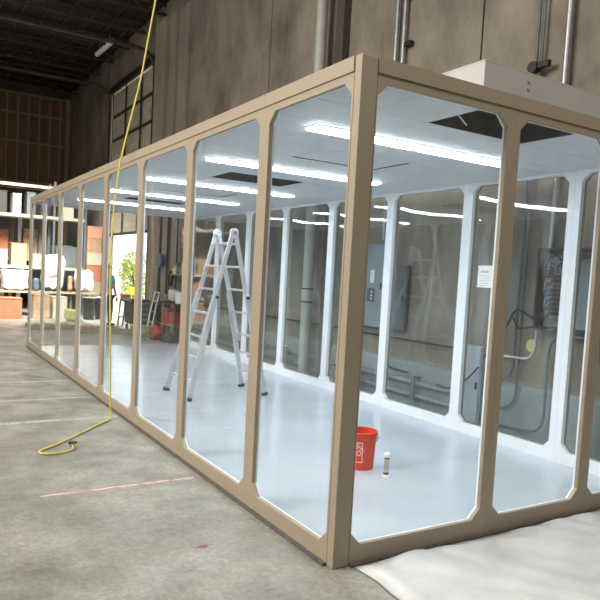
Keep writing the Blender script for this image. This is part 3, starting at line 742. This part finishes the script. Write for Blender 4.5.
cn_ = [('card', 'brown'), ('doorp', 'cream'), ('ored', 'rusty'), ('grey', 'grey'), ('film', 'white'), ('wood', 'tan'), ('cab3', 'pale blue'), ('pink', 'salmon')]
x = -1.25; k = 0
pos = ['one', 'two', 'three', 'four', 'five', 'six', 'seven', 'eight', 'nine', 'ten', 'eleven', 'twelve', 'thirteen', 'fourteen']
while x < 2.1:
    w = rc.uniform(.2, .34); h = rc.uniform(.35, .75); m, c_n = cn_[(k * 3) % 8]
    crate(x + w / 2, 15.85, 1.3, w, .4, h, m, '%s carton in the high back row behind the rack, number %s from the left' % (c_n, pos[k]), 'carton', 'carton', 'cartons on the back shelf', lid=None); x += w + .03; k += 1
t = thing('back_shelf', 'long timber shelf against boxes behind the far rack', 'shelf', (.5, 15.85, 0))
m_ = MB(); m_.box(-1.4, 15.6, 1.24, 2.35, 16.1, 1.299); m_.build('board', M['wood'], t)
for xx in (-1.38, .45, 2.27):
    m_ = MB(); m_.box(xx, 15.65, 0, xx + .06, 16.05, 1.239); m_.build('leg', M['wood'], t)
z = 0
for k, (h, m, cnm) in enumerate(((.42, 'card', 'brown'), (.34, 'wood', 'tan'), (.38, 'ored', 'rusty'), (.30, 'doorp', 'cream'), (.34, 'card', 'nut-brown'), (.26, 'pink', 'salmon'))):
    crate(2.60 + .01 * (k % 2), 14.75, z, .36, .42, h, m, '%s crate in the tall stack beside the rack, %s' % (cnm, ['at the bottom', 'second from the bottom', 'third from the bottom', 'third from the top', 'second from the top', 'at the top'][k]), 'crate', 'storage_crate', 'crates stacked beside the rack'); z += h + .026
# table with white wrapped goods
t = thing('packing_table', 'long packing table loaded with white wrapped goods at the far end', 'table', (1.2, 13.6, 0))
m_ = MB(); m_.box(-.2, 13.2, .53, 2.35, 13.9, .57); m_.build('tabletop', M['wood'], t)
for x in (-.15, 1.0, 2.25):
    for y in (13.24, 13.82):
        m_ = MB(); m_.box(x, y, 0, x + .05, y + .05, .529); m_.build('leg', M['grey'], t)
bag(1.42, 13.55, .571, .26, .30, .44, 'film', 'large white wrapped bundle on the packing table', seed=1)
bag(.60, 13.5, .571, .32, .30, .24, 'film', 'wide low white wrapped bundle on the left of the packing table', seed=5)
bag(2.12, 13.5, .571, .20, .28, .27, 'film', 'small white wrapped bundle at the right end of the packing table', seed=9)
crate(.03, 13.55, .571, .26, .34, .30, 'ored', 'rust red box at the left end of the packing table', group='boxes beside the packing table')
crate(.35, 12.75, 0, .55, .45, .42, 'ored', 'rust red box on the floor before the packing table', group='boxes beside the packing table')
crate(1.05, 12.9, 0, .34, .40, .50, 'card', 'brown carton on the floor before the packing table', group='boxes beside the packing table')
crate(1.45, 12.95, 0, .30, .36, .46, 'doorp', 'cream carton on the floor beside the brown carton', group='boxes beside the packing table')
for k, (x, y) in enumerate(((2.03, 12.6), (2.33, 12.75))):
    t = thing('waste_bin', 'black waste bin on the floor by the packing table, %s of two' % ('left', 'right')[k], 'bin', (x, y, 0), 'black waste bins')
    m_ = MB(); m_.lathe((x, y, 0), [(0, 0), (.11, 0), (.14, .45), (.15, .46), (.15, .48), (.13, .48), (.105, .02), (0, .02)], 16); m_.build('drum', M['blackm'], t, smooth=True)
    m_ = MB(); m_.lathe((x, y, 0), [(.0, .52), (.09, .51), (.152, .485), (.15, .4805), (0, .4805)], 16); m_.build('lid', M['grey'], t, smooth=True)
# pallets on the floor
for k, (x, y, r_) in enumerate(((.85, 10.7, .05), (1.62, 10.1, -.1))):
    t = thing('wooden_pallet', 'flat timber pallet on the floor past the open end, %s one' % ('left', 'right')[k], 'pallet', (x, y, 0), 'timber pallets'); 
    for q in range(3):
        m_ = MB(); m_.box(x - .38, y - .3 + .27 * q, 0, x + .38, y - .24 + .27 * q, .05); m_.build('bearer', M['wood'], t)
    for q in range(6):
        m_ = MB(); m_.box(x - .38 + .135 * q, y - .31, .0505, x - .29 + .135 * q, y + .31, .065); m_.build('deck_board', M['wood'], t)
    t.rotation_euler.z = r_
# hanging strips / tall leaning stock against end wall
for k in range(7):
    x = -.1 + .2 * k; m_ = MB(); h = 1.9 + .25 * ((k * 3) % 4)
    m_.beam((x, 16.4, 0), (x + .05, 16.7, h), .10, .03, ref=(1, 0, 0))
    tag(m_.build('leaning_board', M[['film', 'olive', 'card', 'cab3', 'wood', 'stud', 'film'][k]]), '%s board leaning upright behind the far rack, number %s from left' % (['white', 'olive', 'brown', 'pale grey', 'timber', 'straw-coloured', 'off-white'][k], ['one', 'two', 'three', 'four', 'five', 'six', 'seven'][k]), 'board', 'boards leaning behind the far rack')

# workbench by the pilasters
t = thing('workbench', 'dark metal workbench by the concrete pilasters', 'workbench', (2.6, 8.9, 0))
m_ = MB(); m_.box(2.48, 8.45, .60, 2.705, 9.32, .63); m_.build('worktop', M['blackm'], t)
m_ = MB(); m_.box(2.49, 8.5, .22, 2.70, 9.27, .24); m_.build('shelf', M['steel'], t)
for x in (2.49, 2.67):
    for y in (8.47, 9.27):
        m_ = MB(); m_.box(x, y, 0, x + .035, y + .035, .599); m_.build('leg', M['blackm'], t)
def bucket_small(x, y, z, r, h, m, lab, grp):
    t = thing('pail', lab, 'pail', (x, y, z), grp)
    m_ = MB(); m_.lathe((x, y, z), [(0, 0), (r * .85, 0), (r, h * .92), (r * 1.06, h * .93), (r * 1.06, h), (r * .95, h), (r * .8, .02), (0, .02)], 20); m_.build('shell', M[m], t, smooth=True)
    m_ = MB(); m_.tube([(x - r, y, z + h * .9), (x, y - r * .5, z + h * .5), (x + r, y, z + h * .9)], .005, 5); m_.build('handle', M['steel'], t)
bucket_small(2.60, 8.56, .631, .085, .2, 'paper', 'white pail standing on the workbench', 'pails')
bag(2.60, 8.86, .631, .09, .14, .13, 'film', 'grey white rag bundle on the workbench', 'rag bundle', 'rag_bundle', None, 3)
bag(2.60, 9.17, .631, .08, .10, .08, 'grey', 'dark grey rag bundle on the workbench', 'rag bundle', 'rag_bundle', None, 7)
crate(2.6, 8.72, .241, .17, .22, .20, 'red', 'red tool box on the lower shelf of the workbench, right one', 'tool box', 'tool_box', 'red tool boxes')
crate(2.6, 9.05, .241, .17, .24, .26, 'red', 'red tool box on the lower shelf of the workbench, left one', 'tool box', 'tool_box', 'red tool boxes', lid='grey')
t = thing('wall_shelf', 'wall shelf with small goods between the pilasters and the enclosure', 'shelf', (2.75, 9.0, 1.1))
m_ = MB(); m_.box(2.62, 8.45, 1.12, XW - .04, 9.12, 1.14); m_.build('board', M['wood'], t)
for y in (8.5, 9.05):
    m_ = MB(); m_.beam((2.64, y, 1.115), (XW - .04, y, .98), .02, .01, ref=(0, 1, 0)); m_.build('bracket', M['blackm'], t)
cols = ['red', 'film', 'card', 'bluep', 'cab2', 'yellow', 'film', 'ored', 'grey']; cn = ['red', 'white', 'brown', 'blue', 'dark grey', 'yellow', 'clear white', 'rust red', 'mid grey']
for k in range(7):
    y = 8.51 + .09 * k; h = .10 + .05 * ((k * 5) % 3)
    t = thing('paint_can', '%s can on the wall shelf past the enclosure' % cn[k], 'can', (2.675, y, 1.1405), 'cans on the wall shelf')
    m_ = MB(); m_.lathe((2.675, y, 1.1405), [(0, 0), (.04, 0), (.04, h), (.03, h + .008), (0, h + .008)], 14); m_.build('can_body', M[cols[k]], t, smooth=True)
m_ = MB(); m_.box(XW - .10, 8.72, 1.72, XW - .001, 8.98, 1.98); t = thing('junction_box', 'faded orange box mounted high on the wall past the enclosure', 'box', (2.8, 8.85, 1.72)); m_.build('body', M['pink'], t, bevel=.006)
m_ = MB(); m_.box(XW - .104, 8.79, 1.85, XW - .1005, 8.90, 1.93); m_.build('cover_plate', M['paper'], t)
t = thing('cable_reel', 'dark cable reel hung on the pilaster past the enclosure', 'reel', (2.72, 9.85, 1.3))
for dx in (0, .10):
    m_ = MB(); m_.lathe((2.66 + dx, 9.92, 1.38), [(0, 0), (.145, 0), (.145, .012), (0, .012)], 20, axis='x'); m_.build('flange', M['bluep'], t, smooth=True)
m_ = MB(); m_.lathe((2.672, 9.92, 1.38), [(0, 0), (.11, 0), (.11, .086), (0, .086)], 20, axis='x'); m_.build('wound_cable', M['cable'], t, smooth=True)
# wall hung pipes between pilasters
for k, y in enumerate((9.71, 10.125, 9.20)):
    pipe('conduit', [(XW - .09, y, .0), (XW - .09, y, 2.6)], .016, 'blackm', 'upright dark pipe by the pilasters, %s of three' % ('middle', 'left', 'right')[k], 'conduit', 'dark pipes by the pilasters')
# tool cart
t = thing('tool_cart', 'dark tool cart on castors in front of the doorway edge', 'cart', (2.45, 10.35, 0))
m_ = MB(); m_.box(2.25, 10.1, .12, 2.62, 10.62, .60); m_.build('body', M['blackm'], t, bevel=.01)
for k in range(4):
    m_ = MB(); m_.box(2.27, 10.085, .16 + .105 * k, 2.60, 10.099, .25 + .105 * k); dr = m_.build('drawer', M['cab2'], t)
    m_ = MB(); m_.box(2.33, 10.070, .215 + .105 * k, 2.54, 10.0845, .228 + .105 * k); m_.build('pull', M['steel'], dr)
for x in (2.29, 2.58):
    for y in (10.15, 10.57):
        m_ = MB(); m_.lathe((x - .015, y, .05), [(0, 0), (.05, 0), (.05, .03), (0, .03)], 12, axis='x'); m_.build('castor', M['rubber'], t)
m_ = MB(); m_.tube([(2.22, 10.1, .58), (2.22, 10.62, .58)], .012, 6); m_.build('push_bar', M['steel'], t)
bag(2.35, 10.3, .601, .07, .08, .05, 'film', 'small white cloth on the tool cart', 'cloth', 'cloth_bundle', None, 2)
# coiled hoses on the floor
def coil(x, y, r, n, m, lab, seed):
    rr = random.Random(seed); pts = []
    for k in range(n * 14):
        a = 2 * math.pi * k / 14; q = r * (1 - .25 * rr.random()); pts.append((x + q * math.cos(a), y + .8 * q * math.sin(a), .02 + .018 * (k // 14) + .02 * rr.random()))
    mb = MB(); mb.tube(smooth_path(pts, 2), .016, 6); return tag(mb.build('coiled_hose', M[m], smooth=True), lab, 'hose', 'coiled hoses on the floor')
coil(2.13, 9.12, .21, 9, 'olive', 'olive green coiled hose heap on the floor by the workbench', 1)
coil(2.30, 8.22, .16, 7, 'cable', 'black coiled cable heap on the floor by the workbench', 2)
t = thing('floor_blower', 'orange red machine on the floor beside the coiled hoses', 'machine', (2.22, 8.58, 0))
m_ = MB(); m_.lathe((2.14, 8.58, .13), [(0, 0), (.10, 0), (.12, .03), (.12, .13), (.10, .16), (0, .16)], 18, axis='x'); m_.build('drum', M['red'], t, smooth=True)
m_ = MB(); m_.box(2.13, 8.50, 0, 2.31, 8.66, .03); m_.build('base', M['blackm'], t)
m_ = MB(); m_.tube(smooth_path([(2.22, 8.51, .2), (2.22, 8.51, .30), (2.22, 8.65, .30), (2.22, 8.65, .2)]), .01, 6); m_.build('carry_handle', M['blackm'], t, smooth=True)
def hung_coil(y, z, r, m, lab, seed):
    rr = random.Random(seed); pts = []
    for k in range(7 * 14):
        a = 2 * math.pi * k / 14; q = r * (1 - .2 * rr.random()); pts.append((XW - .075 - .05 * rr.random(), y + .75 * q * math.cos(a), z + q * math.sin(a)))
    mb = MB(); mb.tube(smooth_path(pts, 2), .012, 6); mb.box(XW - .09, y - .02, z + r * .8, XW - .036, y + .02, z + r * .9)
    return tag(mb.build('hung_cable', M[m], smooth=True), lab, 'cable', 'cable coils hung on the concrete wall')
hung_coil(8.86, 1.50, .15, 'grey', 'grey cable coil hung on the wall under the faded orange box', 5)
hung_coil(9.45, 1.05, .14, 'cable', 'black cable coil hung on the wall above the end of the workbench', 6)
t = thing('hand_truck', 'upright white and black hand truck before the concrete pilaster', 'hand truck', (2.55, 9.78, 0))
for dy in (-.13, .13):
    m_ = MB(); m_.tube(smooth_path([(2.48, 9.78 + dy, .05), (2.55, 9.78 + dy, .45), (2.62, 9.78 + dy * .9, .78)]), .014, 7); m_.build('side_rail', M['paper'], t, smooth=True)
    m_ = MB(); m_.lathe((2.56, 9.78 + dy * 1.3, .075), [(0, -.02), (.075, -.02), (.075, .02), (0, .02)], 16, axis='y'); m_.build('wheel', M['rubber'], t)
for z in (.2, .4, .6, .77):
    m_ = MB(); m_.tube([(2.5 + .15 * z, 9.66, z), (2.5 + .15 * z, 9.90, z)], .009, 6); m_.build('cross_bar', M['paper'], t)
m_ = MB(); m_.box(2.36, 9.65, .0, 2.48, 9.91, .012); m_.build('toe_plate', M['steel'], t)
bag(1.55, 12.1, 0, .16, .16, .14, 'olive', 'olive green bundle on the floor in front of the cream carton', seed=12)
bag(1.04, 13.45, .571, .06, .14, .16, 'bluep', 'small blue grey bundle between the white ones on the packing table', seed=14)
bag(1.80, 13.5, .571, .055, .12, .20, 'card', 'narrow brown bundle on the packing table', seed=15)
crate(2.62, 13.55, 0, .26, .3, .30, 'grey', 'grey carton on the floor right of the packing table', group='boxes beside the packing table')
# saw stand and yellow crate in the doorway
t = thing('work_stand', 'dark four-legged work stand in the bright doorway', 'stand', (2.42, 11.2, 0))
m_ = MB(); m_.box(2.36, 11.02, .50, 2.60, 11.38, .53); m_.build('top', M['blackm'], t)
for x, y in ((2.38, 11.03), (2.58, 11.03), (2.38, 11.37), (2.58, 11.37)):
    m_ = MB(); m_.beam((x, y, .499), (x + (.04 if x > 2.4 else -.04), y, 0), .025, .025); m_.build('leg', M['blackm'], t)
m_ = MB(); m_.box(2.36, 11.03, .16, 2.60, 11.045, .18); m_.box(2.36, 11.355, .16, 2.60, 11.37, .18); m_.build('brace', M['blackm'], t)
crate(2.43, 11.2, .531, .16, .22, .10, 'card', 'small brown carton on the work stand', 'box', 'carton', None)
crate(2.86, 11.75, 0, .16, .26, .34, 'yellow', 'bright yellow bin in the doorway behind the work stand', 'bin', 'yellow_bin', None)

# ------------------------------------------------------------------ yard outside the door
mb = MB(); mb.box(XW + .2005, 2, -.12, 60, 60, -.02); mb.build('ground_yard', M['asphalt'], kind='structure')
t = thing('leafy_tree', 'bright green and yellow leafy bush in sunlight outside the doorway', 'tree', (5.2, 19.6, -.02))
m_ = MB(); m_.tube([(5.2, 19.6, -.02), (5.22, 19.65, .6), (5.15, 19.55, 1.3)], .05, 8, rs=[.06, .045, .03])
for k in range(8):
    a = k * .8; m_.tube([(5.2, 19.6, .4 + .1 * k), (5.2 + .4 * math.cos(a), 19.6 + .5 * math.sin(a), .8 + .12 * k)], .015, 5)
m_.build('trunk', M['bark'], t)
m_ = MB(); rr = random.Random(4)
for k in range(2600):
    while True:
        p = V((rr.uniform(-1, 1), rr.uniform(-1, 1), rr.uniform(-1, 1)))
        if p.length < 1: break
    c = V((5.2 + p.x * .5, 19.55 + p.y * .8, .85 + p.z * .95)); s_ = rr.uniform(.03, .07)
    if mn.noise(c * 2.3) < -.18: continue
    e = Euler((rr.uniform(0, 6), rr.uniform(0, 6), rr.uniform(0, 6))).to_matrix()
    m_.add([c + e @ V(q) for q in ((-s_, 0, 0), (0, -s_ * .45, 0.004), (s_, 0, 0), (0, s_ * .45, 0.004))], [(0, 1, 2, 3)])
m_.build('foliage', M['leaf'], t)
t = thing('wheeled_bin', 'bright yellow wheeled bin outside beneath the bush', 'bin', (4.6, 17.6, -.02))
m_ = MB(); m_.box(4.45, 17.45, .03, 4.75, 17.8, .55); m_.build('body', M['yellow'], t, bevel=.02)
m_ = MB(); m_.box(4.43, 17.43, .5505, 4.77, 17.82, .59); m_.build('lid', M['yellow'], t, bevel=.01)
for x in (4.5, 4.7):
    m_ = MB(); m_.lathe((x - .02, 17.5, .025), [(0, 0), (.045, 0), (.045, .04), (0, .04)], 12, axis='x'); m_.build('wheel', M['rubber'], t)

# ------------------------------------------------------------------ person in the doorway
def skin_body(name, nodes, edges, mat, parent, sub=2):
    """nodes: (x,y,z,r) local in metres at the thing's base"""
    me = bpy.data.meshes.new(name); me.from_pydata([n[:3] for n in nodes], edges, [])
    o = bpy.data.objects.new(name, me); col.objects.link(o); o.parent = parent
    sk = o.modifiers.new('skin', 'SKIN'); sk.use_smooth_shade = True
    for i, n in enumerate(nodes):
        r = n[3] if isinstance(n[3], tuple) else (n[3], n[3]); me.skin_vertices[0].data[i].radius = r
    me.skin_vertices[0].data[0].use_root = True
    s_ = o.modifiers.new('sub', 'SUBSURF'); s_.levels = sub; s_.render_levels = sub
    me.materials.append(mat); return o
P0 = V((2.04, 11.12, 0))
pz = thing('person', 'person in a teal shirt and dark trousers standing in the bright doorway', 'person', P0); pz.rotation_euler.z = math.radians(-70); pz.scale = (1.05,) * 3
B = [(0, 0, .95, (.15, .11)), (0, 0, 1.15, (.135, .10)), (0, .0, 1.35, (.17, .11)), (0, 0, 1.46, (.12, .08)), (0, 0, 1.53, (.055, .055)), (0, .015, 1.60, (.06, .07)), (0, .02, 1.69, (.078, .095)), (0, .01, 1.77, (.055, .065)),
     (-.19, 0, 1.43, .06), (-.25, .02, 1.17, .045), (-.24, .12, .95, .036), (-.23, .16, .88, .03),
     (.19, 0, 1.43, .06), (.25, .02, 1.17, .045), (.24, .10, .94, .036), (.23, .13, .87, .03),
     (-.09, 0, .86, .095), (-.11, .01, .48, .06), (-.11, -.02, .10, .042), (-.11, .12, .04, .035),
     (.09, 0, .86, .095), (.12, .03, .48, .06), (.13, -.01, .10, .042), (.13, .13, .04, .035)]
E_ = [(0, 1), (1, 2), (2, 3), (3, 4), (4, 5), (5, 6), (6, 7), (2, 8), (8, 9), (9, 10), (10, 11), (2, 12), (12, 13), (13, 14), (14, 15), (0, 16), (16, 17), (17, 18), (18, 19), (0, 20), (20, 21), (21, 22), (22, 23)]
skin_body('body', B, E_, M['skin'], pz)
sh = [(0, 0, .93, (.165, .125)), (0, 0, 1.15, (.155, .12)), (0, 0, 1.35, (.19, .13)), (0, 0, 1.465, (.12, .095)), (-.20, 0, 1.43, .075), (-.25, .015, 1.22, .062), (.20, 0, 1.43, .075), (.25, .015, 1.22, .062)]
skin_body('shirt', sh, [(0, 1), (1, 2), (2, 3), (2, 4), (4, 5), (2, 6), (6, 7)], M['teal'], pz)
tr = [(0, 0, .92, (.16, .12)), (-.09, 0, .84, .11), (-.11, .01, .48, .078), (-.11, -.02, .09, .06), (.09, 0, .84, .11), (.12, .03, .48, .078), (.13, -.01, .09, .06)]
skin_body('trousers', tr, [(0, 1), (1, 2), (2, 3), (0, 4), (4, 5), (5, 6)], M['trouser'], pz)
for sx, dy in ((-.11, .04), (.13, .05)):
    m_ = MB(); m_.ell(V((sx, dy, .045)) / S, (.05 / S, .14 / S, .045 / S), 12, 8)
    for i in range(len(m_.v)): m_.v[i] = m_.v[i] + P0
    m_.build('shoe', M['rubber'], pz, smooth=True)
m_ = MB(); m_.ell(V((0, -.005, 1.735)) / S + P0, (.088 / S, .105 / S, .085 / S), 18, 12); m_.build('hair', M['hair'], pz, smooth=True)
m_ = MB()
m_.ell(V((0, .118, 1.675)) / S + P0, (.014 / S, .022 / S, .024 / S), 10, 8); m_.build('nose', M['skin'], pz, smooth=True)
for sx in (-.032, .032):
    m_ = MB(); m_.ell(V((sx, .105, 1.70)) / S + P0, (.012 / S, .008 / S, .008 / S), 8, 6); m_.build('eye', M['hair'], pz, smooth=True)
    m_ = MB(); m_.ell(V((sx * 2.6, .015, 1.68)) / S + P0, (.012 / S, .022 / S, .032 / S), 8, 6); m_.build('ear', M['skin'], pz, smooth=True)
m_ = MB(); m_.ell(V((0, .104, 1.635)) / S + P0, (.026 / S, .008 / S, .007 / S), 10, 6); m_.build('mouth', M['pink'], pz, smooth=True)
for sx, hx, hy, hz in ((-1, -.23, .17, .86), (1, .23, .14, .85)):
    m_ = MB(); P = lambda x, y, z: V((x, y, z)) / S + P0
    m_.ell(P(hx, hy + .01, hz - .03), (.018 / S, .036 / S, .045 / S), 10, 8)
    for q in range(4):
        y_ = hy - .018 + .018 * q; ln = (.06, .075, .08, .068)[q]
        m_.tube([P(hx, y_, hz - .06), P(hx - sx * .006, y_ + .006, hz - .06 - ln * .5), P(hx - sx * .016, y_ + .012, hz - .06 - ln)], .007, 6, rs=[.0055, .005, .004])
    m_.tube([P(hx, hy + .03, hz - .02), P(hx - sx * .012, hy + .062, hz - .055), P(hx - sx * .014, hy + .066, hz - .085)], .007, 6, rs=[.006, .0055, .0045])
    m_.build('hand', M['skin'], pz, smooth=True)

# ------------------------------------------------------------------ light
w = bpy.data.worlds.new('sky'); sc.world = w; w.use_nodes = True
bg = w.node_tree.nodes['Background']; bg.inputs[0].default_value = (.92, .96, 1, 1); bg.inputs[1].default_value = 2.6
def area(name, loc, target, size, power, c=(1, 1, 1), sy=None):
    l = bpy.data.lights.new(name, 'AREA'); l.energy = power; l.color = c; l.size = size * S
    if sy: l.shape = 'RECTANGLE'; l.size_y = sy * S
    o = bpy.data.objects.new(name, l); col.objects.link(o); o.location = V(loc) * S
    o.rotation_euler = (V(target) - V(loc)).to_track_quat('-Z', 'Y').to_euler(); return o
area('added_key_side', (-6.5, 3.0, 4.6), (0, 2.0, .9), 4, 1500, (1, .95, .87), 3)  # unseen key lamp, added to brighten the left-facing sides
area('added_fill_aisle', (-3.5, 8.5, 5.6), (-2.5, 8.5, 0), 3, 360, (1, .95, .87), 6).data.spread = math.radians(120)  # added soft lamp without a fixture, lifts the aisle floor
area('added_fill_front', (.2, -2.6, 5.8), (.2, -2.2, 0), 4, 380, (1, .96, .90), 2)  # overhead lamp added to whiten the plastic sheet before the front side
area('added_fill_near', (-3.2, .5, 5.6), (-3.0, .5, 0), 3, 420, (1, .96, .90), 4)  # added fill over the near floor, no fixture hangs there
area('added_fill_far', (.1, 10.6, 4.6), (.9, 14.4, .3), 1.6, 760, (1, .95, .88), 1.6).data.spread = math.radians(75)  # narrow unseen lamp, added to brighten the far clutter
sun = bpy.data.lights.new('sun', 'SUN'); sun.energy = 9; sun.angle = .01; sun.color = (1, .97, .9)
so = bpy.data.objects.new('sun', sun); col.objects.link(so); so.rotation_euler = (V((-.55, -.45, -1.0))).to_track_quat('-Z', 'Y').to_euler()

# ------------------------------------------------------------------ camera
def rot(rx, ry, rz):
    return Euler((rx, ry, rz), 'XYZ').to_matrix()
cam = bpy.data.cameras.new('camera'); co = bpy.data.objects.new('camera', cam); col.objects.link(co)
co.location = V((-1.5781, -2.1679, 1.2393)) * S
co.rotation_euler = Euler((1.5031, -.0531, -.5429), 'XYZ')
cam.sensor_fit = 'HORIZONTAL'; cam.sensor_width = 36; cam.lens = 647.9 / 600 * 36
cam.shift_x = (300 - 293.29) / 600; cam.shift_y = (318.88 - 300) / 600
cam.clip_start = .05; cam.clip_end = 300
sc.camera = co
for o in list(sc.objects):
    if '_o' in o: del o['_o']
sc.view_settings.view_transform = 'Standard'; sc.view_settings.look = 'None'; sc.view_settings.exposure = 0; sc.view_settings.gamma = 1
sc.cycles.transparent_max_bounces = 32; sc.cycles.max_bounces = 8; sc.cycles.diffuse_bounces = 4; sc.cycles.glossy_bounces = 4
sc.cycles.use_denoising = True
